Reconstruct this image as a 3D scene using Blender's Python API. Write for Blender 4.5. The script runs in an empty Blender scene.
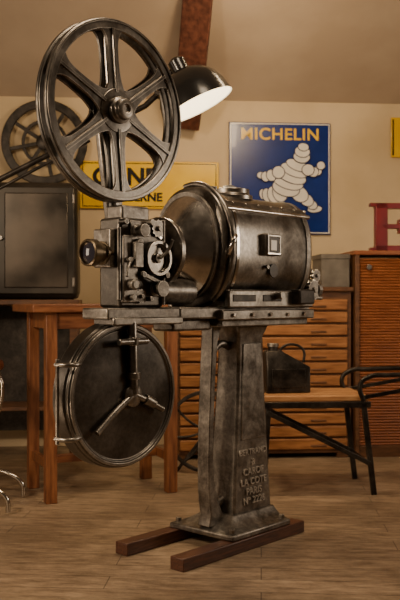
import bpy, bmesh, math, random
from mathutils import Vector, Matrix
random.seed(3)
D=bpy.data; SC=bpy.context.scene
pi=math.pi
# ------------------------------------------------------------------ materials
def newmat(name):
    m=D.materials.new(name); m.use_nodes=True
    nt=m.node_tree; b=nt.nodes['Principled BSDF']; return m,nt,b
def mat(name,c1,c2=None,rough=.5,metal=0,scale=8,bump=0,rvar=0,stretch=(1,1,1),emis=None,es=0,coat=0,detail=6,lo=.35,hi=.65,wear=None,wr=.006,scr=0,patch=None,plo=.47,phi=.60):
    m,nt,b=newmat(name)
    b.inputs['Metallic'].default_value=metal; b.inputs['Roughness'].default_value=rough
    b.inputs['Coat Weight'].default_value=coat
    if c2 is None: c2=c1
    tc=nt.nodes.new('ShaderNodeTexCoord'); mp=nt.nodes.new('ShaderNodeMapping')
    mp.inputs['Scale'].default_value=stretch
    nz=nt.nodes.new('ShaderNodeTexNoise'); nz.inputs['Scale'].default_value=scale; nz.inputs['Detail'].default_value=detail
    nt.links.new(tc.outputs['Object'],mp.inputs[0]); nt.links.new(mp.outputs[0],nz.inputs['Vector'])
    cr=nt.nodes.new('ShaderNodeValToRGB'); cr.color_ramp.elements[0].position=lo; cr.color_ramp.elements[1].position=hi
    cr.color_ramp.elements[0].color=(*c1,1); cr.color_ramp.elements[1].color=(*c2,1)
    nt.links.new(nz.outputs[0],cr.inputs[0]); col=cr.outputs[0]
    if patch:  # darker patina patches
        n3=nt.nodes.new('ShaderNodeTexNoise'); n3.inputs['Scale'].default_value=4.5; n3.inputs['Detail'].default_value=9; n3.inputs['Roughness'].default_value=.7; n3.inputs['Distortion'].default_value=.6
        nt.links.new(tc.outputs['Object'],n3.inputs['Vector'])
        r3=nt.nodes.new('ShaderNodeMapRange'); r3.inputs[1].default_value=plo; r3.inputs[2].default_value=phi; r3.inputs[3].default_value=0; r3.inputs[4].default_value=.8
        nt.links.new(n3.outputs[0],r3.inputs[0])
        m3=nt.nodes.new('ShaderNodeMix'); m3.data_type='RGBA'
        nt.links.new(r3.outputs[0],m3.inputs[0]); nt.links.new(col,m3.inputs[6]); m3.inputs[7].default_value=(*patch,1); col=m3.outputs[2]
    if scr:
        n2=nt.nodes.new('ShaderNodeTexNoise'); n2.inputs['Scale'].default_value=55; n2.inputs['Detail'].default_value=8; n2.inputs['Roughness'].default_value=.75
        nt.links.new(tc.outputs['Object'],n2.inputs['Vector'])
        r2=nt.nodes.new('ShaderNodeValToRGB'); r2.color_ramp.elements[0].position=.42; r2.color_ramp.elements[1].position=.66
        r2.color_ramp.elements[0].color=(1-scr,1-scr,1-scr,1); r2.color_ramp.elements[1].color=(1+scr,1+scr,1+scr,1)
        nt.links.new(n2.outputs[0],r2.inputs[0])
        mx=nt.nodes.new('ShaderNodeMix'); mx.data_type='RGBA'; mx.blend_type='MULTIPLY'; mx.inputs[0].default_value=1
        nt.links.new(col,mx.inputs[6]); nt.links.new(r2.outputs[0],mx.inputs[7]); col=mx.outputs[2]
    if wear:
        bv=nt.nodes.new('ShaderNodeBevel'); bv.samples=4; bv.inputs['Radius'].default_value=wr
        ge=nt.nodes.new('ShaderNodeNewGeometry')
        dt=nt.nodes.new('ShaderNodeVectorMath'); dt.operation='DOT_PRODUCT'
        nt.links.new(bv.outputs[0],dt.inputs[0]); nt.links.new(ge.outputs['Normal'],dt.inputs[1])
        mr=nt.nodes.new('ShaderNodeMapRange'); mr.inputs[1].default_value=.99; mr.inputs[2].default_value=.86; mr.inputs[3].default_value=0; mr.inputs[4].default_value=.85
        nt.links.new(dt.outputs['Value'],mr.inputs[0])
        m2=nt.nodes.new('ShaderNodeMix'); m2.data_type='RGBA'
        nt.links.new(mr.outputs[0],m2.inputs[0]); nt.links.new(col,m2.inputs[6]); m2.inputs[7].default_value=(*wear,1); col=m2.outputs[2]
    nt.links.new(col,b.inputs['Base Color'])
    if rvar:
        mr=nt.nodes.new('ShaderNodeMapRange'); mr.inputs[1].default_value=.3; mr.inputs[2].default_value=.7
        mr.inputs[3].default_value=rough-rvar; mr.inputs[4].default_value=rough+rvar
        nt.links.new(nz.outputs[0],mr.inputs[0]); nt.links.new(mr.outputs[0],b.inputs['Roughness'])
    if bump:
        bp=nt.nodes.new('ShaderNodeBump'); bp.inputs['Strength'].default_value=bump; bp.inputs['Distance'].default_value=.01
        nt.links.new(nz.outputs[0],bp.inputs['Height']); nt.links.new(bp.outputs[0],b.inputs['Normal'])
    if emis:
        b.inputs['Emission Color'].default_value=(*emis,1); b.inputs['Emission Strength'].default_value=es
    return m
M={}
WR=(.64,.59,.52)
M['iron']=mat('cast_iron',(.17,.152,.133),(.30,.272,.238),.43,.92,13,.15,.08,wear=WR,scr=.28,patch=(.075,.062,.050),plo=.50,phi=.62)
M['gun']=mat('gunmetal',(.21,.19,.167),(.36,.33,.29),.36,1,6,.03,.09,wear=WR,scr=.22,patch=(.12,.104,.088),plo=.50,phi=.63)
M['steel']=mat('polished_steel',(.42,.39,.35),(.68,.63,.57),.21,1,10,.03,.07,scr=.1)
M['reel']=mat('reel_steel',(.13,.12,.108),(.24,.218,.192),.35,1,10,.04,.08,wear=WR,wr=.005,scr=.22)
M['black']=mat('black_iron',(.022,.019,.016),(.06,.05,.042),.40,.7,12,.08,.08,scr=.3)
M['mag']=mat('magazine_steel',(.068,.061,.054),(.14,.126,.11),.37,.95,6,.04,.08,wear=WR,wr=.006,scr=.2)
M['letter']=mat('rubbed_lettering',(.46,.41,.35),None,.5,.5)
M['brass']=mat('aged_brass',(.09,.068,.045),(.18,.14,.09),.35,1,20,0,.08)
M['glassy']=mat('lens_glass',(.02,.02,.03),None,.05,0,coat=1)
M['skid']=mat('dark_red_wood',(.05,.018,.011),(.11,.042,.022),.42,0,6,.1,.05,(2,20,20))
M['bench']=mat('orange_wood',(.11,.034,.012),(.26,.096,.034),.5,0,5,.1,.05,(9,9,1.2))
M['benchh']=mat('orange_wood_top',(.11,.034,.012),(.26,.096,.034),.5,0,5,.1,.05,(1.2,9,9))
M['drawer']=mat('drawer_wood',(.19,.072,.022),(.36,.155,.052),.45,0,5,.05,.05,(1.2,12,12))
M['drawerd']=mat('drawer_carcass',(.07,.028,.011),(.14,.058,.022),.5,0,5,.05,.05,(2,9,9))
M['tamb']=mat('tambour_wood',(.17,.048,.013),(.26,.080,.022),.4,0,5,.02,.05,(1.2,12,12))
M['seat']=mat('seat_wood',(.32,.14,.048),(.48,.25,.10),.5,0,6,.05,.05,(1.5,12,12))
M['beam']=mat('beam_wood',(.06,.018,.010),(.14,.046,.025),.6,0,5,.2,.05,(6,6,1))
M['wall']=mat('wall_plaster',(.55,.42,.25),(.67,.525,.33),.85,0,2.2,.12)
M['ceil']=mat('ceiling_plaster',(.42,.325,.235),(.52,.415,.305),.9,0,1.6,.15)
M['side']=mat('side_plaster',(.28,.21,.14),(.34,.26,.18),.9,0,2,.1)
M['yel']=mat('yellow_enamel',(.78,.46,.003),(.86,.54,.006),.25,0,6,coat=.3)
M['blue']=mat('blue_enamel',(.002,.018,.15),(.004,.026,.20),.28,0,5,coat=.15)
M['navy']=mat('navy_enamel',(.003,.006,.05),None,.3)
M['white']=mat('white_enamel',(.70,.67,.60),(.80,.76,.68),.3,0,10)
M['ink']=mat('black_enamel',(.012,.011,.010),None,.22)
M['red']=mat('red_paint',(.11,.004,.006),(.18,.007,.009),.35,0,7)
M['panel']=mat('dark_sheet_metal',(.030,.028,.025),(.07,.06,.05),.4,.7,3,.05,.1)
M['panel2']=mat('dark_sheet_inset',(.045,.040,.034),(.11,.09,.072),.33,.8,2.5,.05,.1)
M['chrome']=mat('chrome_tube',(.50,.46,.40),None,.18,1)
M['leather']=mat('brown_leather',(.16,.045,.02),(.24,.07,.03),.45,0,10,.1)
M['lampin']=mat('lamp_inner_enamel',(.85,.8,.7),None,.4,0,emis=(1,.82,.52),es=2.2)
M['bulb']=mat('bulb_glow',(1,.9,.7),None,.4,0,emis=(1,.8,.5),es=25)
M['grey']=mat('grey_card',(.08,.068,.055),(.14,.12,.10),.7,0,10)
def floor_mat():
    m,nt,b=newmat('worn_floorboards')
    tc=nt.nodes.new('ShaderNodeTexCoord'); mp=nt.nodes.new('ShaderNodeMapping'); mp.inputs['Rotation'].default_value=(0,0,math.radians(4))
    nt.links.new(tc.outputs['Object'],mp.inputs[0])
    br=nt.nodes.new('ShaderNodeTexBrick'); br.inputs['Scale'].default_value=1
    br.inputs['Brick Width'].default_value=1.2; br.inputs['Row Height'].default_value=.15
    br.inputs['Mortar Size'].default_value=.0022; br.inputs['Color1'].default_value=(.33,.245,.165,1); br.inputs['Color2'].default_value=(.26,.19,.125,1)
    br.inputs['Mortar'].default_value=(.11,.078,.053,1); br.inputs['Bias'].default_value=0
    nt.links.new(mp.outputs[0],br.inputs['Vector'])
    mp2=nt.nodes.new('ShaderNodeMapping'); mp2.inputs['Scale'].default_value=(1.6,6,1); nt.links.new(mp.outputs[0],mp2.inputs[0])
    nz=nt.nodes.new('ShaderNodeTexNoise'); nz.inputs['Scale'].default_value=4; nz.inputs['Detail'].default_value=10; nz.inputs['Roughness'].default_value=.78
    nt.links.new(mp2.outputs[0],nz.inputs['Vector'])
    cr=nt.nodes.new('ShaderNodeValToRGB'); cr.color_ramp.elements[0].position=.38; cr.color_ramp.elements[1].position=.64
    cr.color_ramp.elements[0].color=(.48,.44,.41,1); cr.color_ramp.elements[1].color=(1.22,1.2,1.18,1)
    nt.links.new(nz.outputs[0],cr.inputs[0])
    mx=nt.nodes.new('ShaderNodeMix'); mx.data_type='RGBA'; mx.blend_type='MULTIPLY'; mx.inputs[0].default_value=1
    nt.links.new(br.outputs['Color'],mx.inputs[6]); nt.links.new(cr.outputs[0],mx.inputs[7])
    n4=nt.nodes.new('ShaderNodeTexNoise'); n4.inputs['Scale'].default_value=1.7; n4.inputs['Detail'].default_value=5
    nt.links.new(tc.outputs['Object'],n4.inputs['Vector'])
    c4=nt.nodes.new('ShaderNodeValToRGB'); c4.color_ramp.elements[0].position=.38; c4.color_ramp.elements[1].position=.66
    c4.color_ramp.elements[0].color=(.78,.76,.74,1); c4.color_ramp.elements[1].color=(1.22,1.22,1.20,1)
    nt.links.new(n4.outputs[0],c4.inputs[0])
    mx4=nt.nodes.new('ShaderNodeMix'); mx4.data_type='RGBA'; mx4.blend_type='MULTIPLY'; mx4.inputs[0].default_value=1
    nt.links.new(mx.outputs[2],mx4.inputs[6]); nt.links.new(c4.outputs[0],mx4.inputs[7])
    nt.links.new(mx4.outputs[2],b.inputs['Base Color']); b.inputs['Roughness'].default_value=.46
    bp=nt.nodes.new('ShaderNodeBump'); bp.inputs['Strength'].default_value=.2; bp.inputs['Distance'].default_value=.01
    nt.links.new(nz.outputs[0],bp.inputs['Height']); nt.links.new(bp.outputs[0],b.inputs['Normal'])
    return m
M['floor']=floor_mat()
# ------------------------------------------------------------------ builders
def finish(bm,name,parent,m,smooth=True,bevel=0,seg=2,angle=35):
    bmesh.ops.recalc_face_normals(bm,faces=bm.faces[:])
    me=D.meshes.new(name); bm.to_mesh(me); bm.free()
    ob=D.objects.new(name,me); SC.collection.objects.link(ob)
    me.materials.append(M[m] if isinstance(m,str) else m)
    if parent: ob.parent=parent
    if smooth:
        for p in me.polygons: p.use_smooth=True
        try:
            me.set_sharp_from_angle(angle=math.radians(angle))
        except Exception: pass
    if bevel:
        b=ob.modifiers.new('bevel','BEVEL'); b.width=bevel; b.segments=seg; b.limit_method='ANGLE'; b.angle_limit=math.radians(35)
    return ob
def empty(name,loc=(0,0,0),rz=0):
    e=D.objects.new(name,None); e.location=loc; e.rotation_euler=(0,0,rz); e.empty_display_size=.1
    SC.collection.objects.link(e); return e
def rotm(rot):
    from mathutils import Euler
    return Euler(rot).to_matrix().to_4x4()
def box(name,parent,c,s,m,bevel=.004,rot=(0,0,0),smooth=True):
    bm=bmesh.new(); bmesh.ops.create_cube(bm,size=1)
    bmesh.ops.transform(bm,matrix=Matrix.Translation(c)@rotm(rot)@Matrix.Diagonal((*s,1)),verts=bm.verts[:])
    return finish(bm,name,parent,m,smooth,bevel)
def frame(d):
    d=Vector(d).normalized(); a=Vector((0,0,1)) if abs(d.z)<.9 else Vector((1,0,0))
    u=d.cross(a).normalized(); v=d.cross(u).normalized(); return u,v,d
def lathe(name,parent,o,axis,prof,m,seg=48,bevel=0,closed=False,caps=True):
    u,v,d=frame(axis); o=Vector(o); bm=bmesh.new(); rings=[]
    for r,h in prof:
        if r<1e-6: rings.append([bm.verts.new(o+d*h)])
        else: rings.append([bm.verts.new(o+d*h+(u*math.cos(t)+v*math.sin(t))*r) for t in [2*pi*i/seg for i in range(seg)]])
    pr=list(zip(rings,rings[1:]))
    if closed: pr.append((rings[-1],rings[0]))
    for a,b in pr:
        for i in range(seg):
            j=(i+1)%seg
            if len(a)==1 and len(b)==1: continue
            if len(a)==1: bm.faces.new((a[0],b[i],b[j]))
            elif len(b)==1: bm.faces.new((a[i],a[j],b[0]))
            else: bm.faces.new((a[i],a[j],b[j],b[i]))
    if not closed and caps:
        for r in (rings[0],rings[-1]):
            if len(r)>1: bm.faces.new(r)
    return finish(bm,name,parent,m,True,bevel)
def cyl(name,parent,p0,p1,r,m,r1=None,seg=28,bevel=.002):
    p0=Vector(p0);p1=Vector(p1); L=(p1-p0).length; r1=r if r1 is None else r1
    return lathe(name,parent,p0,p1-p0,[(r,0),(r1,L)],m,seg,bevel)
def ringo(name,parent,o,axis,ro,ri,h,m,seg=64,bevel=.003):
    return lathe(name,parent,o,axis,[(ri,0),(ro,0),(ro,h),(ri,h)],m,seg,bevel,True)
def gear(name,parent,o,R,n,h,m):
    bm=bmesh.new(); N=n*4; o=Vector(o); f=[];b_=[]
    for i in range(N):
        r=R if (i%4)<2 else R*.87; t=2*pi*i/N
        p=o+Vector((r*math.cos(t),0,r*math.sin(t))); f.append(bm.verts.new(p)); b_.append(bm.verts.new(p+Vector((0,-h,0))))
    bm.faces.new(f); bm.faces.new(b_)
    for i in range(N):
        j=(i+1)%N; bm.faces.new((f[i],f[j],b_[j],b_[i]))
    finish(bm,name,parent,m,False)
    return cyl(name+'_hub',parent,o+Vector((0,-h,0)),o+Vector((0,-h-.012,0)),R*.3,m,seg=16)
def tube(name,parent,pts,r,m,smooth=True,cyc=False,res=6):
    cu=D.curves.new(name,'CURVE'); cu.dimensions='3D'; cu.bevel_depth=r; cu.bevel_resolution=4; cu.use_fill_caps=True
    if smooth:
        sp=cu.splines.new('BEZIER'); sp.bezier_points.add(len(pts)-1)
        for q,p in zip(sp.bezier_points,pts):
            q.co=p; q.handle_left_type=q.handle_right_type='AUTO'
    else:
        sp=cu.splines.new('POLY'); sp.points.add(len(pts)-1)
        for q,p in zip(sp.points,pts): q.co=(*p,1)
    sp.use_cyclic_u=cyc; sp.resolution_u=res if smooth else 1
    ob=D.objects.new(name,cu); SC.collection.objects.link(ob); cu.materials.append(M[m]); ob.parent=parent
    return ob
def loft(name,parent,secs,m,n=2.4,seg=56,bevel=0,y0=0):
    bm=bmesh.new(); rings=[]
    for x,hw,hh,zc in secs:
        r=[]
        for i in range(seg):
            t=2*pi*i/seg; c,s=math.cos(t),math.sin(t)
            r.append(bm.verts.new((x,y0+hw*math.copysign(abs(c)**(2/n),c),zc+hh*math.copysign(abs(s)**(2/n),s))))
        rings.append(r)
    for a,b in zip(rings,rings[1:]):
        for i in range(seg):
            j=(i+1)%seg; bm.faces.new((a[i],a[j],b[j],b[i]))
    bm.faces.new(rings[0]); bm.faces.new(rings[-1])
    return finish(bm,name,parent,m,True,bevel)
def frust(name,parent,secs,m,bevel=.006):
    bm=bmesh.new(); rings=[]
    for z,x0,x1,y0,y1 in secs:
        rings.append([bm.verts.new(p) for p in ((x0,y0,z),(x1,y0,z),(x1,y1,z),(x0,y1,z))])
    for a,b in zip(rings,rings[1:]):
        for i in range(4):
            j=(i+1)%4; bm.faces.new((a[i],a[j],b[j],b[i]))
    bm.faces.new(rings[0]); bm.faces.new(rings[-1])
    return finish(bm,name,parent,m,True,bevel)
def poly(name,parent,pts,thick,m,bevel=.002):
    bm=bmesh.new(); vs=[bm.verts.new(p) for p in pts]; f=bm.faces.new(vs)
    g=bmesh.ops.extrude_face_region(bm,geom=[f]); vv=[v for v in g['geom'] if isinstance(v,bmesh.types.BMVert)]
    bmesh.ops.translate(bm,vec=(0,thick,0),verts=vv)
    return finish(bm,name,parent,m,True,bevel)
def text(name,parent,s,loc,size,m,rot=(pi/2,0,0),ext=.003,off=0,sx=1,align='CENTER',sp=1):
    cu=D.curves.new(name,'FONT'); cu.body=s; cu.size=size; cu.extrude=ext; cu.offset=off; cu.align_x=align; cu.align_y='CENTER'; cu.space_character=sp
    ob=D.objects.new(name,cu); SC.collection.objects.link(ob); cu.materials.append(M[m]); ob.parent=parent
    ob.location=loc; ob.rotation_euler=rot; ob.scale=(sx,1,1); return ob
def bar_between(name,parent,p0,p1,w1,w2,m,bevel=.004):
    p0=Vector(p0);p1=Vector(p1); d=(p1-p0).normalized(); u=d.cross(Vector((0,1,0))).normalized(); v=u.cross(d).normalized()
    b=bmesh.new(); rings=[]
    for p in (p0,p1): rings.append([b.verts.new(p+u*a*w1/2+v*c*w2/2) for a,c in ((-1,-1),(1,-1),(1,1),(-1,1))])
    for i in range(4):
        j=(i+1)%4; b.faces.new((rings[0][i],rings[0][j],rings[1][j],rings[1][i]))
    b.faces.new(rings[0]); b.faces.new(rings[1])
    return finish(b,name,parent,m,True,bevel)
# ------------------------------------------------------------------ room
A5=math.radians(5)
box('floor',None,(0,2.6,-.05),(8,10.6,.1),'floor',0)
WB=6.7
w=box('wall_back',None,(0,0,0),(8.4,.12,2.75),'wall',0); w.location=(0,WB+.06,1.32); w.rotation_euler=(0,0,A5)
box('wall_left',None,(-3.7,2.4,2.2),(.1,9.6,4.6),'side',0)
box('wall_right',None,(3.7,2.4,2.2),(.1,9.6,4.6),'side',0)
bm=bmesh.new(); th=math.radians(30); L=3.4
for s in (-4.2,4.2):
    for t in (-.1,L):
        for h in (0,.1):
            p=Vector((s,-t*math.cos(th), 2.63+t*math.sin(th)+h))
            q=Matrix.Rotation(A5,4,'Z')@p; q.y+=WB; bm.verts.new(q)
bmesh.ops.convex_hull(bm,input=bm.verts[:])
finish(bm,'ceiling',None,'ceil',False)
bar_between('roof_beam',None,(-.10,6.60,2.43),(.0,5.75,3.22),.20,.16,'beam',.01)
# ------------------------------------------------------------------ film projector
P=empty('film_projector',(.075,3.965,0),math.radians(48))
for i,y in enumerate((-.15,.18)):
    box(f'skid_{i+1}',P,(0.0,y,.027),(.84,.075,.054),'skid',.004)
frust('foot_plate',P,[(.054,-.10,.32,-.18,.20),(.078,-.10,.32,-.18,.20),(.092,-.06,.315,-.13,.15),(.115,-.01,.312,-.105,.115),(.135,.012,.308,-.088,.09)],'iron')
for i,(x,y) in enumerate(((-.07,-.15),(.29,-.15),(-.07,.17),(.29,.17))):
    cyl(f'foot_bolt_{i}',P,(x,y,.075),(x,y,.102),.014,'gun',seg=6)
frust('column',P,[(.125,.025,.302,-.082,.082),(.35,.043,.29,-.074,.074),(.75,.075,.268,-.066,.066),(.93,.082,.263,-.064,.064),(.985,.06,.29,-.08,.08)],'iron',.012)
frust('column_side_panel',P,[(.46,.085,.262,-.077,-.05),(.90,.108,.24,-.070,-.05)],'iron',.004)
rib=[(-.035,.985,.03),(-.05,.90,.018),(-.062,.75,.016),(-.072,.55,.016),(-.076,.38,.017),(-.072,.27,.020),(-.058,.20,.028),(-.035,.14,.04),(-.03,.09,.06)]
bm=bmesh.new(); rr=[]
for i,(x,z,wd) in enumerate(rib):
    rr.append([bm.verts.new(p) for p in ((x-wd,-.035,z),(x+wd,-.035,z),(x+wd,.035,z),(x-wd,.035,z))])
for a,b in zip(rr,rr[1:]):
    for i in range(4):
        j=(i+1)%4; bm.faces.new((a[i],a[j],b[j],b[i]))
bm.faces.new(rr[0]); bm.faces.new(rr[-1])
finish(bm,'front_rib',P,'iron',True,.006)
tube('rib_web',P,[(-.065,0,.26),(-.02,0,.18),(.045,0,.19)],.022,'iron')
tube('rib_web_top',P,[(-.05,0,.84),(.02,0,.90),(.10,0,.88)],.018,'iron')
for i,(s,z) in enumerate((('BERTRAND',.402),('&',.355),('CAROF',.312),('LA COTE',.266),('PARIS',.222),('Nº 2226',.180))):
    yy=-(.074+.008*(.35-z)/.225) if z<.35 else -(.074-.008*(z-.35)/.4)
    text(f'cast_text_{i}',P,s,(.168,yy-.003,z),.044 if len(s)<8 else .038,'letter',ext=.004,off=.0003,sx=1.0,sp=1.06)
box('pedestal_head',P,(.18,0,1.0),(.64,.30,.035),'iron',.006)
box('top_plate',P,(.06,0,1.045),(.92,.30,.05),'iron',.008)
box('plate_extension',P,(-.58,-.07,1.048),(.42,.15,.044),'iron',.008)
box('plate_ledge',P,(-.58,-.10,1.018),(.38,.12,.03),'gun',.006)
box('side_rail',P,(.17,-.165,1.035),(.68,.035,.045),'gun',.006)
for i in range(5): cyl(f'rail_bolt_{i}',P,(-.1+i*.13,-.18,1.035),(-.1+i*.13,-.193,1.035),.010,'steel',seg=6)
box('under_bracket',P,(-.28,-.05,.995),(.24,.12,.05),'iron',.01)
ZC=1.333
loft('lamphouse_body',P,[(-.13,.187,.24,ZC),(.465,.187,.24,ZC),(.50,.175,.228,ZC),(.515,.15,.20,ZC)],'gun',2.5,72,.004)
loft('lamphouse_front_flange',P,[(-.185,.19,.245,ZC),(-.175,.205,.262,ZC),(-.145,.210,.268,ZC),(-.13,.20,.258,ZC)],'gun',2.4,72,.003)
loft('lamphouse_band_1',P,[(-.085,.191,.245,ZC),(-.065,.191,.245,ZC)],'steel',2.5,72,.002)
loft('lamphouse_band_2',P,[(.435,.193,.247,ZC),(.465,.193,.247,ZC)],'iron',2.5,72,.002)
loft('lamphouse_cone',P,[(-.18,.178,.228,ZC),(-.205,.178,.228,ZC),(-.235,.155,.20,ZC-.003),(-.27,.125,.165,ZC-.01),(-.30,.10,.13,ZC-.02),(-.33,.085,.10,ZC-.03),(-.43,.06,.07,ZC-.04)],'steel',2.1,64,.002)
loft('lamphouse_cone_lip',P,[(-.20,.186,.238,ZC),(-.215,.186,.238,ZC)],'iron',2.1,64,.002)
tube('lid_hinge',P,[(-.12,-.160,ZC+.165),(.49,-.160,ZC+.165)],.011,'steel',False)
box('lid_strip',P,(.18,-.149,ZC+.185),(.59,.008,.035),'iron',.002,(math.radians(-38),0,0))
for i in range(7): cyl(f'lid_rivet_{i}',P,(-.08+i*.09,-.158,ZC+.188),(-.08+i*.09,-.165,ZC+.193),.006,'steel',seg=10)
box('lamphouse_skirt',P,(.18,-.172,1.105),(.63,.03,.08),'gun',.008)
for i,(x,l) in enumerate(((-.03,.16),(.17,.14))):
    box(f'skirt_slot_{i}',P,(x,-.186,1.108),(l,.008,.03),'black',.003)
box('skirt_box',P,(.38,-.20,1.115),(.12,.07,.07),'black',.008)
cyl('skirt_knob',P,(.20,-.18,1.12),(.20,-.225,1.12),.016,'gun')
box('skirt_back',P,(.18,.165,1.105),(.63,.03,.08),'gun',.008)
lathe('chimney_collar',P,(.10,0,ZC+.225),(0,0,1),[(.10,0),(.10,.02),(.085,.028),(.085,.05),(.06,.055),(.06,.045),(0,.045)],'gun',48,.002)
tube('chimney_handle',P,[(.04,0,ZC+.27),(.06,0,ZC+.285),(.14,0,ZC+.285),(.16,0,ZC+.27)],.006,'gun')
cyl('top_knob',P,(-.08,-.05,ZC+.23),(-.08,-.05,ZC+.27),.018,'gun')
wx=.145
box('window_housing',P,(wx,-.195,ZC+.015),(.112,.035,.098),'iron',.006)
box('window_frame_top',P,(wx,-.214,ZC+.055),(.098,.010,.012),'gun',.003)
box('window_frame_bottom',P,(wx,-.214,ZC-.025),(.098,.010,.012),'steel',.003)
box('window_frame_left',P,(wx-.043,-.214,ZC+.015),(.012,.010,.08),'gun',.003)
box('window_frame_right',P,(wx+.043,-.214,ZC+.015),(.012,.010,.08),'gun',.003)
box('window_glass',P,(wx,-.213,ZC+.015),(.074,.006,.07),'black',.001)
box('window_light_pane',P,(wx-.004,-.217,ZC+.012),(.042,.004,.046),'white',.001)
lathe('maker_badge',P,(.18,-.186,ZC-.10),(0,-1,0),[(.032,0),(.032,.004),(0,.005)],'black',24,.001)
cyl('latch',P,(.125,-.186,ZC-.085),(.125,-.200,ZC-.085),.010,'iron')
box('rear_bracket',P,(.545,-.06,1.14),(.08,.12,.13),'iron',.008)
for i,(y,z,r) in enumerate(((-.13,1.15,.038),(-.08,1.235,.03),(-.05,1.12,.034))):
    lathe(f'rear_knob_{i}',P,(.565,y,z),(1,0,0),[(.012,0),(.012,.02),(r,.02),(r,.045),(r*.6,.05),(0,.05)],'iron',10,.002)
tube('rear_rod',P,[(.53,-.14,1.11),(.63,-.14,1.11)],.01,'gun',False)
gear('rear_gear',P,(.55,-.14,1.15),.05,14,.015,'iron')
gear('rear_gear_small',P,(.60,-.12,1.22),.032,10,.015,'iron')
arc=[]
for i in range(15):
    t=math.radians(-58+i*11.5)
    arc.append((-.155,-.225*math.cos(t),ZC+.275*math.sin(t)))
tube('front_arch',P,arc,.013,'gun')
tube('front_hook',P,[(-.16,-.20,ZC-.05),(-.19,-.24,ZC-.02),(-.17,-.25,ZC+.03),(-.13,-.22,ZC+.04)],.010,'steel')
lathe('shutter_housing',P,(-.425,-.03,1.30),(1,0,0),[(0,0),(.12,.0),(.145,.012),(.145,.035),(.12,.05),(0,.055)],'gun',56,.002)
HD=D.objects.new('mechanism_assembly',None); SC.collection.objects.link(HD); HD.parent=P; HD.location=(-.065,0,0)
box('mechanism_head',HD,(-.525,-.065,1.245),(.24,.12,.35),'mag',.012)
box('head_upper_block',HD,(-.54,-.06,1.44),(.15,.09,.06),'iron',.008)
box('head_front_cover',HD,(-.60,-.13,1.22),(.08,.02,.26),'iron',.005)
box('head_gate',HD,(-.655,-.06,1.30),(.05,.10,.15),'iron',.006)
cyl('gate_pin',HD,(-.65,-.125,1.38),(-.65,-.125,1.10),.008,'gun')
lathe('lens_barrel',HD,(-.66,-.065,1.28),(-1,0,0),[(.046,0),(.046,.03),(.039,.032),(.039,.060),(.052,.063),(.052,.095),(.045,.099),(.040,.085),(0,.085)],'brass',40,.001)
lathe('lens_glass',HD,(-.746,-.065,1.28),(-1,0,0),[(.039,0),(.028,.004),(0,.007)],'glassy',32)
lathe('drive_wheel',HD,(-.47,-.125,1.265),(0,-1,0),[(.068,0),(.068,.03),(.058,.034),(.056,.026),(.02,.026),(.018,.04),(0,.042)],'gun',40,.001)
ringo('drive_wheel_rim',HD,(-.47,-.157,1.265),(0,-1,0),.070,.056,.012,'gun',40,.002)
lathe('sprocket_top',HD,(-.56,-.125,1.37),(0,-1,0),[(.026,0),(.026,.012),(.02,.014),(.02,.04),(.026,.042),(.026,.054),(0,.055)],'iron',16,.001)
lathe('sprocket_low',HD,(-.46,-.125,1.145),(0,-1,0),[(.032,0),(.032,.012),(.022,.014),(.022,.04),(.032,.042),(.032,.054),(0,.055)],'iron',16,.001)
lathe('focus_knob',HD,(-.60,-.14,1.16),(0,-1,0),[(.022,0),(.022,.025),(.015,.03),(0,.03)],'iron',20,.001)
cyl('drive_shaft',HD,(-.415,-.13,1.08),(-.415,-.13,1.42),.010,'iron')
tube('crank',HD,[(-.47,-.17,1.265),(-.435,-.18,1.30),(-.42,-.19,1.34)],.007,'gun')
box('head_side_plate',HD,(-.545,-.128,1.38),(.10,.012,.06),'iron',.003)
gear('head_gear_1',HD,(-.445,-.125,1.385),.036,12,.012,'iron')
gear('head_gear_2',HD,(-.545,-.128,1.115),.028,10,.012,'iron')
for i,(x,z,r) in enumerate(((-.50,1.405,.013),(-.64,1.40,.012),(-.565,1.325,.014),(-.545,1.20,.012),(-.415,1.20,.013),(-.62,1.255,.010),(-.60,1.11,.012),(-.505,1.105,.010))):
    cyl(f'head_roller_{i}',HD,(x,-.12,z),(x,-.160,z),r,'mag' if i%2 else 'iron',seg=16)
tube('gate_lever',HD,[(-.60,-.15,1.26),(-.64,-.17,1.23),(-.66,-.18,1.19)],.006,'gun')
box('gate_door',HD,(-.575,-.15,1.275),(.045,.025,.10),'iron',.004)
box('framing_arm',HD,(-.50,-.15,1.185),(.12,.012,.018),'iron',.003,(0,math.radians(20),0))
cyl('motor_body',HD,(-.405,-.06,1.135),(-.19,-.06,1.135),.055,'iron')
for i,z in enumerate((1.12,1.16,1.35)): cyl(f'head_screw_{i}',HD,(-.43,-.125,z),(-.43,-.135,z),.008,'steel',seg=12)
RH=D.objects.new('reel_assembly',None); SC.collection.objects.link(RH); RH.parent=P; RH.location=(-.078,0,-.028)
RX,RZ,RR=-.612,1.862,.352
bar_between('reel_arm',RH,(-.545,-.0,1.45),(RX+.005,-.0,RZ),.085,.03,'iron',.008)
bar_between('reel_arm_rib',RH,(-.545,-.018,1.45),(RX+.005,-.018,RZ-.05),.02,.02,'gun',.004)
lathe('reel_bearing',RH,(RX,.03,RZ),(0,-1,0),[(.045,0),(.045,.06),(.03,.065),(.03,.08),(0,.08)],'gun',32,.002)
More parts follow.
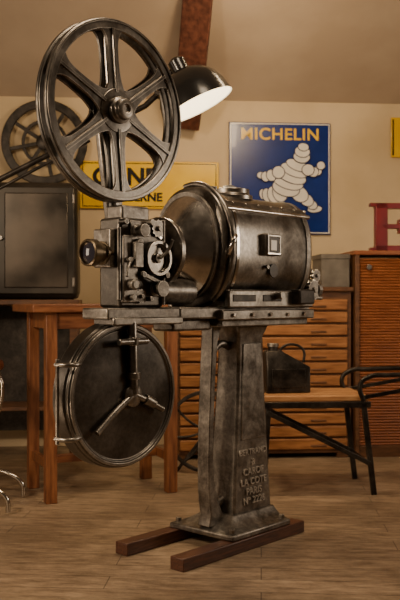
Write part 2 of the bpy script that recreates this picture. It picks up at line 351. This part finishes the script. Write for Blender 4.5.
def flange(tag,y,R=RR,thick=.016):
    ringo(f'reel_{tag}_rim',RH,(RX,y,RZ),(0,-1,0),R,R-.042,thick,'reel',96,.004)
    ringo(f'reel_{tag}_bead',RH,(RX,y-thick,RZ),(0,-1,0),R-.004,R-.014,.006,'reel',96,.002)
    lathe(f'reel_{tag}_hub',RH,(RX,y,RZ),(0,-1,0),[(.085,0),(.085,thick*.8),(.06,thick),(0,thick)],'reel',48,.002)
    for k in range(6):
        a=math.radians(90+60*k+5); r0,r1=.07,R-.036
        bm=bmesh.new(); N=20; T=[]
        for i in range(N+1):
            r=r0+(r1-r0)*i/N
            wd=.024+.030*math.exp(-(r-r0)/.035)+.042*math.exp(-(r1-r)/.022)
            def pt(s,yy): return (RX+r*math.cos(a)-s*math.sin(a),yy,RZ+r*math.sin(a)+s*math.cos(a))
            T.append([bm.verts.new(pt(s,yy)) for s,yy in ((-wd,y),(wd,y),(wd,y-thick*.6),(.008,y-thick*.6),(.006,y-thick*1.1),(-.006,y-thick*1.1),(-.008,y-thick*.6),(-wd,y-thick*.6))])
        for p,q in zip(T,T[1:]):
            for i in range(8):
                j=(i+1)%8; bm.faces.new((p[i],p[j],q[j],q[i]))
        bm.faces.new(T[0]); bm.faces.new(T[-1])
        finish(bm,f'reel_{tag}_spoke_{k}',RH,'reel',True,0)
flange('front',-.080); flange('back',-.032)
lathe('reel_core',RH,(RX,-.03,RZ),(0,-1,0),[(.062,0),(.062,.05)],'reel',48)
lathe('reel_hub_cap',RH,(RX,-.095,RZ),(0,-1,0),[(.052,0),(.052,.018),(.040,.024),(.040,.045),(.030,.05),(.018,.05),(.016,.04),(0,.04)],'gun',40,.002)
GH=D.objects.new('magazine_assembly',None); SC.collection.objects.link(GH); GH.parent=P; GH.location=(-.080,0,.0)
MX,MZ,MR=-.605,.735,.283
lathe('takeup_magazine_case',GH,(MX,-.03,MZ),(0,-1,0),[(0,0),(MR-.02,0),(MR,.01),(MR,.07),(MR-.01,.078)],'mag',96,.002)
lathe('takeup_magazine_door',GH,(MX,-.108,MZ),(0,-1,0),[(MR-.004,0),(MR-.004,.014),(MR-.012,.02),(MR-.028,.02),(MR-.034,.012),(MR-.10,.016),(.06,.022),(0,.024)],'mag',96,.001)
ringo('takeup_magazine_rim',GH,(MX,-.126,MZ),(0,-1,0),MR-.010,MR-.022,.006,'gun',96,.002)
yc=-.145
lathe('door_boss',GH,(MX+.03,-.125,MZ-.005),(0,-1,0),[(.045,0),(.045,.02),(.03,.03),(0,.034)],'gun',32,.002)
tube('door_bar_up',GH,[(MX+.03,yc,MZ),(MX+.02,yc,MZ+.27),(MX+.02,yc+.01,1.03)],.019,'gun',False)
tube('door_bar_left',GH,[(MX+.03,yc,MZ),(MX-.06,yc,MZ-.055),(MX-.16,yc,MZ-.130)],.013,'gun')
tube('door_bar_right',GH,[(MX+.03,yc,MZ),(MX+.10,yc-.006,MZ-.03),(MX+.18,yc-.006,MZ-.07)],.013,'gun',False)
cyl('door_bar_end',GH,(MX+.085,yc-.003,MZ-.022),(MX+.13,yc-.006,MZ-.045),.022,'gun')
cyl('door_collar_1',GH,(MX+.028,yc,MZ+.06),(MX+.028,yc,MZ+.085),.027,'gun')
cyl('door_collar_2',GH,(MX+.022,yc,MZ+.19),(MX+.022,yc,MZ+.22),.027,'gun')
cyl('door_cross_roller',GH,(MX-.06,yc-.012,MZ+.205),(MX+.09,yc-.012,MZ+.205),.013,'gun')
for i,(z1) in enumerate((MZ+.13,MZ-.14)):
    tube(f'hinge_{i}',GH,[(MX-.225,-.125,z1),(MX-.275,-.15,z1),(MX-.30,-.13,z1),(MX-.30,-.08,z1)],.009,'gun',False)
tube('hinge_rod',GH,[(MX-.30,-.09,MZ-.16),(MX-.30,-.09,MZ+.15)],.007,'iron',False)
box('magazine_neck',GH,(MX+.04,-.07,1.015),(.12,.07,.06),'iron',.006)
# ------------------------------------------------------------------ work table (left)
T=empty('workbench',(-.81,4.74,0),math.radians(23.5))
TL,TD=.70,.42
box('top',T,(TL/2-.03,TD/2,1.055),(TL+.16,TD+.12,.045),'benchh',.006)
for n,(x,y) in {'leg_1':(0,0),'leg_2':(TL,0),'leg_3':(0,TD),'leg_4':(TL,TD)}.items():
    box(n,T,(x,y,.517),(.062,.062,1.034),'bench',.004)
box('apron_front',T,(TL/2,0,.985),(TL-.06,.028,.085),'benchh',.003)
box('apron_back',T,(TL/2,TD,.985),(TL-.06,.028,.085),'benchh',.003)
box('apron_left',T,(0,TD/2,.985),(.028,TD-.06,.085),'bench',.003)
box('apron_right',T,(TL,TD/2,.985),(.028,TD-.06,.085),'bench',.003)
box('stretcher_left',T,(0,TD/2,.20),(.03,TD-.06,.05),'bench',.003)
box('stretcher_right',T,(TL,TD/2,.20),(.03,TD-.06,.05),'bench',.003)
box('stretcher_mid',T,(TL/2,TD*.5,.20),(TL-.03,.04,.045),'benchh',.003)
# ------------------------------------------------------------------ dark metal case on a dark stand (left)
Sd=empty('dark_side_table',(-1.39,5.98,0),A5)
box('top',Sd,(0,.2,1.085),(1.12,.46,.035),'drawerd',.004)
for i,(x,y) in enumerate(((-.52,.02),(.52,.02),(-.52,.38),(.52,.38))): box(f'leg_{i}',Sd,(x,y,.534),(.05,.05,1.067),'drawerd',.003)
box('shelf',Sd,(0,.2,.35),(1.0,.36,.025),'drawerd',.003)
box('back_panel',Sd,(0,.40,.60),(1.0,.015,.90),'black',.002)
Cb=empty('metal_case',(-1.39,5.98,1.103),A5)
box('carcass',Cb,(0,.2,.405),(1.10,.40,.81),'panel',.05)
for i,x in enumerate((-.27,.27)):
    box(f'door_frame_{i}',Cb,(x,-.006,.405),(.52,.02,.74),'panel',.035)
    box(f'door_panel_{i}',Cb,(x,-.018,.405),(.43,.014,.65),'panel2',.03)
    for q in (.12,.69): cyl(f'hinge_{i}_{q}',Cb,(x*1.93,-.02,q-.03),(x*1.93,-.02,q+.03),.010,'gun')
cyl('handle',Cb,(.03,-.02,.42),(.03,-.045,.42),.015,'gun')
# ------------------------------------------------------------------ plan drawers
K=empty('drawer_cabinet',(.445,6.04,0),A5)
W=1.23
box('carcass',K,(0,.27,.60),(W,.50,1.13),'drawerd',.004)
box('top',K,(0,.26,1.175),(W+.02,.54,.03),'drawerd',.004)
for r in range(12):
    z=.10+r*.088
    box(f'drawer_{r}',K,(0,.010,z),(W-.06,.024,.074),'drawer',.007)
    for q in (-.38,.38):
        box(f'pull_{r}_{q}',K,(q,-.004,z-.012),(.11,.012,.012),'drawerd',.003)
for i,x in enumerate((-W/2+.06,W/2-.06)): box(f'foot_{i}',K,(x,.25,.02),(.08,.45,.04),'drawerd',.003)
B=empty('cardboard_box',(.935,6.27,1.19),A5)
box('body',B,(0,0,.10),(.20,.30,.20),'grey',.004); box('lid',B,(0,0,.215),(.21,.31,.035),'grey',.004)
Tb=empty('tambour_cabinet',(1.40,6.13,0),A5)
box('side_left',Tb,(-.305,.22,.71),(.03,.46,1.42),'drawerd',.003)
box('side_right',Tb,(.305,.22,.71),(.03,.46,1.42),'drawerd',.003)
box('top',Tb,(0,.22,1.43),(.66,.48,.03),'tamb',.004)
box('base',Tb,(0,.22,.04),(.60,.42,.08),'drawerd',.003)
box('back',Tb,(0,.44,.74),(.58,.02,1.33),'drawerd',.002)
for i in range(66):
    cyl(f'slat_{i}',Tb,(-.288,.02,.090+i*.0199),(.288,.02,.090+i*.0199),.0099,'tamb',seg=10,bevel=0)
cyl('lock',Tb,(-.22,.0,1.33),(-.22,-.012,1.33),.018,'gun')
E=empty('red_letter_sign',(1.33,6.20,1.445),A5)
box('stem',E,(-.05,0,.17),(.085,.06,.34),'red',.003)
box('arm_low',E,(.03,0,.02),(.25,.06,.04),'red',.003); box('arm_top',E,(.03,0,.32),(.25,.06,.04),'red',.003); box('arm_mid',E,(.02,0,.175),(.12,.06,.032),'red',.003)
box('serif_tl',E,(-.105,0,.3275),(.05,.06,.025),'red',.003); box('serif_bl',E,(-.105,0,.0125),(.05,.06,.025),'red',.003)
poly('serif_tr',E,[(.155,-.03,.34),(.155,-.03,.235),(.14,-.03,.235),(.10,-.03,.31)],.06,'red')
poly('serif_br',E,[(.155,-.03,0),(.165,-.03,.115),(.15,-.03,.115),(.10,-.03,.03)],.06,'red')
box('serif_mid',E,(.085,0,.175),(.02,.06,.10),'red',.003)
# ------------------------------------------------------------------ wall things
def onwall(s,z,t=-.03):
    return (s*math.cos(A5)-t*math.sin(A5),WB+s*math.sin(A5)+t*math.cos(A5),z)
S=empty('enamel_advertising_sign',onwall(.615,2.035,-.02),A5)
sw,sh=.79,.86
box('plate',S,(0,0,0),(sw,.014,sh),'blue',.006)
for n,c_,s_ in (('border_top',(0,-.008,sh/2-.012),(sw-.012,.003,.008)),('border_bottom',(0,-.008,-sh/2+.012),(sw-.012,.003,.008)),('border_left',(-sw/2+.012,-.008,0),(.008,.003,sh-.02)),('border_right',(sw/2-.012,-.008,0),(.008,.003,sh-.02))):
    box(n,S,c_,s_,'white',0)
text('lettering',S,'MICHELIN',(0,-.009,sh/2-.095),.124,'yel',ext=.002,off=.0024,sx=1.05,sp=1.07)
n_=[0]
def blob(x,z,a,b,rot=0,m='white',out=.007):
    n_[0]+=1; y=-.008-.0009*n_[0]
    for mm,e,dy in (('navy',out,0),(m,0,-.0005)):
        if mm=='navy' and out==0: continue
        bm=bmesh.new(); vs=[]
        for i in range(28):
            t=2*pi*i/28; px,pz=(a+e)*math.cos(t),(b+e)*math.sin(t)
            vs.append(bm.verts.new((x+px*math.cos(rot)-pz*math.sin(rot),y+dy,z+px*math.sin(rot)+pz*math.cos(rot))))
        bm.faces.new(vs); finish(bm,f'figure_{n_[0]}_{mm}',S,mm,False)
for x,z,a,b,r in ((-.13,-.125,.028,.04,.3),(-.10,-.13,.035,.05,.2),(-.05,-.125,.045,.062,.2),(0,-.11,.055,.07,.3),
    (.27,-.235,.055,.024,.1),(.245,-.20,.045,.032,-.5),(.205,-.165,.055,.042,-.6),(.15,-.12,.07,.055,-.6),
    (.045,-.075,.105,.06,-.25),(.06,-.025,.12,.055,-.3),(.085,.02,.12,.052,-.35),(.11,.062,.108,.045,-.35),(.135,.10,.09,.038,-.35),
    (-.15,.02,.028,.024,0),(-.115,.01,.030,.036,.2),(-.07,.02,.035,.042,.3),(-.015,.045,.045,.045,.5),
    (.29,.06,.03,.035,0),(.255,.05,.04,.036,0),(.215,.065,.045,.042,0),(.315,.10,.03,.03,0),
    (.165,.165,.062,.045,-.1),(.17,.205,.056,.042,-.1),(.178,.24,.04,.028,-.1)):
    blob(x,z,a,b,r)
blob(.150,.205,.007,.014,0,'navy',0); blob(.19,.205,.007,.014,0,'navy',0); blob(.172,.165,.028,.007,-.1,'navy',0)
Y=empty('yellow_enamel_sign',onwall(-.385,1.972,-.02),A5)
box('plate',Y,(0,0,0),(1.05,.014,.36),'yel',.004)
for n,c_,s_ in (('line_top',(0,-.008,.163),(1.01,.002,.006)),('line_bottom',(0,-.008,-.163),(1.01,.002,.006)),('line_left',(-.505,-.008,0),(.006,.002,.326)),('line_right',(.505,-.008,0),(.006,.002,.326))):
    box(n,Y,c_,s_,'ink',0)
text('lettering',Y,'ORNE',(.055,-.009,.055),.180,'ink',ext=.002,off=.006,align='RIGHT')
text('lettering_small',Y,'LUCERNE',(.095,-.009,-.095),.09,'ink',ext=.002,off=.003,align='RIGHT')
Y2=empty('yellow_wall_plate',onwall(1.70,2.365,-.02),A5)
box('plate',Y2,(0,0,0),(.42,.014,.31),'yel',.004)
box('edge',Y2,(-.195,-.008,0),(.012,.003,.28),'ink',0); box('mark',Y2,(-.10,-.008,0),(.05,.003,.2),'red',0)
Hw=empty('cast_iron_wheel',onwall(-1.17,2.275,-.06),A5)
ringo('rim',Hw,(0,0,0),(0,-1,0),.318,.255,.03,'black',72,.006)
ringo('inner_ring',Hw,(0,0,0),(0,-1,0),.17,.145,.02,'black',48,.004)
lathe('hub',Hw,(0,.04,0),(0,-1,0),[(.06,0),(.06,.08),(.035,.09),(0,.09)],'black',32,.003)
for k in range(8):
    a=2*pi*k/8+.2
    bar_between(f'spoke_{k}',Hw,(.04*math.cos(a),-.015,.04*math.sin(a)),(.27*math.cos(a),-.015,.27*math.sin(a)),.028,.015,'black',.003)
# ------------------------------------------------------------------ lamp
Lm=empty('articulated_lamp',(0,4.75,0),0)
oc=Vector((-.012,0,2.155)); ax=Vector((-.44,.02,.90)).normalized()
lathe('shade_outer',Lm,oc,ax,[(.206,0),(.202,.02),(.192,.075),(.165,.135),(.12,.18),(.07,.205),(.048,.212),(.048,.27),(.03,.285),(0,.285)],'ink',64,0,caps=False)
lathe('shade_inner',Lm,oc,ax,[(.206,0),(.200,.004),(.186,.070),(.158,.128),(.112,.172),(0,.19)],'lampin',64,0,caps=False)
bm=bmesh.new(); bmesh.ops.create_uvsphere(bm,u_segments=24,v_segments=12,radius=.035)
bmesh.ops.translate(bm,verts=bm.verts[:],vec=oc+ax*.09); finish(bm,'bulb',Lm,'bulb')
top=oc+ax*.26
tube('arm',Lm,[tuple(top),(-.22,.05,2.24),(-.30,.03,2.16),(-1.75,0,1.42)],.016,'black',False)
tube('arm_low',Lm,[(-.6,.02,1.97),(-1.75,.02,1.36)],.009,'black',False)
cyl('joint',Lm,(-.22,.0,2.24),(-.22,.10,2.24),.03,'black')
cyl('pole',Lm,(-1.75,.0,.03),(-1.75,0,1.5),.02,'black')
lathe('base',Lm,(-1.75,0,0),(0,0,1),[(.18,0),(.18,.02),(.04,.05),(0,.05)],'black',40,.003)
# ------------------------------------------------------------------ metal frame chair (right)
Ch=empty('metal_armchair',(.64,5.12,0),math.radians(4))
box('seat',Ch,(0,.02,.545),(.60,.44,.032),'seat',.006)
for i in range(4): box(f'seat_gap_{i}',Ch,(0,-.13+.1*i,.5605),(.58,.004,.002),'drawerd',0)
for s,y in (('front',-.20),('back',.24)):
    box(f'seat_rail_{s}',Ch,(0,y,.51),(.62,.025,.035),'black',.003)
    bar_between(f'leg_right_{s}',Ch,(.27,y,.52),(.33,y,.0),.03,.025,'black',.003)
    bar_between(f'leg_left_{s}',Ch,(-.27,y,.52),(-.30,y,.0),.03,.025,'black',.003)
    bar_between(f'brace_{s}',Ch,(-.28,y-.012,.47),(.32,y-.012,.17),.025,.012,'black',.002)
    tube(f'arm_{s}',Ch,[(.27,y,.53),(.25,y,.62),(.30,y,.665),(.42,y,.675),(.62,y,.68)],.014,'black')
    bar_between(f'arm_low_{s}',Ch,(.27,y,.55),(.62,y,.61),.022,.015,'black',.002)
for i,(x,z) in enumerate(((.62,.68),(.62,.61),(.315,.17),(-.29,.14))):
    tube(f'cross_{i}',Ch,[(x,-.20,z),(x,.24,z)],.011,'black',False)
O=empty('oil_can',(.50,5.12,.562),math.radians(10))
frust('body',O,[(0,-.13,.13,-.075,.075),(.15,-.13,.13,-.075,.075),(.235,-.13,-.02,-.04,.04),(.245,-.12,-.03,-.035,.035)],'black',.012)
poly('body_panel',O,[(-.10,-.079,.03),(.10,-.079,.03),(.10,-.079,.14),(-.10,-.079,.14)],.006,'black')
cyl('neck',O,(-.075,0,.235),(-.075,0,.265),.028,'black'); cyl('cap',O,(-.075,0,.265),(-.075,0,.285),.034,'gun')
tube('handle',O,[(.11,0,.17),(.11,0,.24),(.06,0,.275),(-.02,0,.26),(-.035,0,.235)],.008,'black')
Wh=empty('spoked_iron_wheel',(.045,5.55,.265),math.radians(-6))
ringo('rim',Wh,(0,.012,0),(0,-1,0),.262,.238,.024,'black',64,.004)
cyl('hub',Wh,(0,-.03,0),(0,.03,0),.032,'black')
for k in range(8):
    a=2*pi*k/8+.15; tube(f'spoke_{k}',Wh,[(.02*math.cos(a),0,.02*math.sin(a)),(.13*math.cos(a+.12),0,.13*math.sin(a+.12)),(.245*math.cos(a),0,.245*math.sin(a))],.008,'black')
for q in (-1,1): bar_between(f'stand_{q}',Wh,(0,.05,.0),(q*.20,.05,-.262),.02,.015,'black')
tube('axle',Wh,[(0,-.02,0),(0,.06,0)],.012,'black',False)
St=empty('tubular_chair',(-1.25,4.62,0),0)
box('seat',St,(-.06,.05,.74),(.44,.42,.06),'leather',.02)
for s,y in (('a',-.14),('b',.24)):
    tube(f'leg_{s}',St,[(-.26,y,.71),(-.27,y,.3),(-.26,y,.05),(-.15,y,.013),(.1,y,.013)],.013,'chrome')
    tube(f'front_{s}',St,[(.12,y,.71),(.15,y,.62),(.10,y,.4),(0,y,.18),(.10,y,.16),(.2,y,.13),(.26,y,.08),(.268,y,.013)],.013,'chrome')
tube('rail',St,[(-.15,-.14,.013),(-.15,.24,.013)],.012,'chrome',False)
# ------------------------------------------------------------------ lights
def area(name,loc,tgt,size,power,col):
    l=D.lights.new(name,'AREA'); l.energy=power; l.size=size; l.color=col
    o=D.objects.new(name,l); SC.collection.objects.link(o); o.location=loc
    o.rotation_euler=(Vector(tgt)-Vector(loc)).to_track_quat('-Z','Y').to_euler(); return o
area('key_light',(-2.2,2.0,2.2),(-.1,3.9,1.1),.40,66,(1,.77,.53))
area('overhead_sheen_light',(.5,3.1,3.4),(.1,4.0,1.2),.7,32,(1,.77,.53))  # added softbox out of view, gives the lamphouse top its sheen
area('right_sheen_light',(3.0,4.0,1.7),(.3,4.0,.9),.9,25,(1,.84,.66))  # no window here: added soft light reflected by the projector's side faces
area('left_sheen_light',(-3.2,3.6,1.5),(-.3,3.9,1.1),.8,9,(1,.80,.60))  # added off-view light for the lens-side faces to reflect, not a window
area('back_wall_fill',(.5,4.9,2.75),(.35,6.6,1.6),.35,20,(1,.72,.41))  # added fill brightening the back wall, no lamp hangs there
area('floor_uplight',(-1.3,3.0,.5),(.5,6.0,3.2),.25,5,(1,.74,.50))
l=D.lights.new('lamp_bulb_light','SPOT'); l.energy=38; l.color=(1,.76,.45); l.shadow_soft_size=.04; l.spot_size=math.radians(130)
o=D.objects.new('lamp_bulb_light',l); SC.collection.objects.link(o); o.location=Vector((0,4.75,0))+oc+ax*.01
o.rotation_euler=(-ax).to_track_quat('-Z','Y').to_euler()
wd=D.worlds.new('World'); SC.world=wd; wd.use_nodes=True
wd.node_tree.nodes['Background'].inputs[0].default_value=(.9,.63,.41,1); wd.node_tree.nodes['Background'].inputs[1].default_value=.05
cam=D.cameras.new('camera'); co=D.objects.new('camera',cam); SC.collection.objects.link(co)
co.location=(0,0,1.1); co.rotation_euler=(pi/2,0,0)
cam.sensor_fit='VERTICAL'; cam.sensor_height=24; cam.lens=35; cam.clip_end=50
cam.dof.use_dof=True; cam.dof.focus_distance=3.6; cam.dof.aperture_fstop=2.8
SC.camera=co
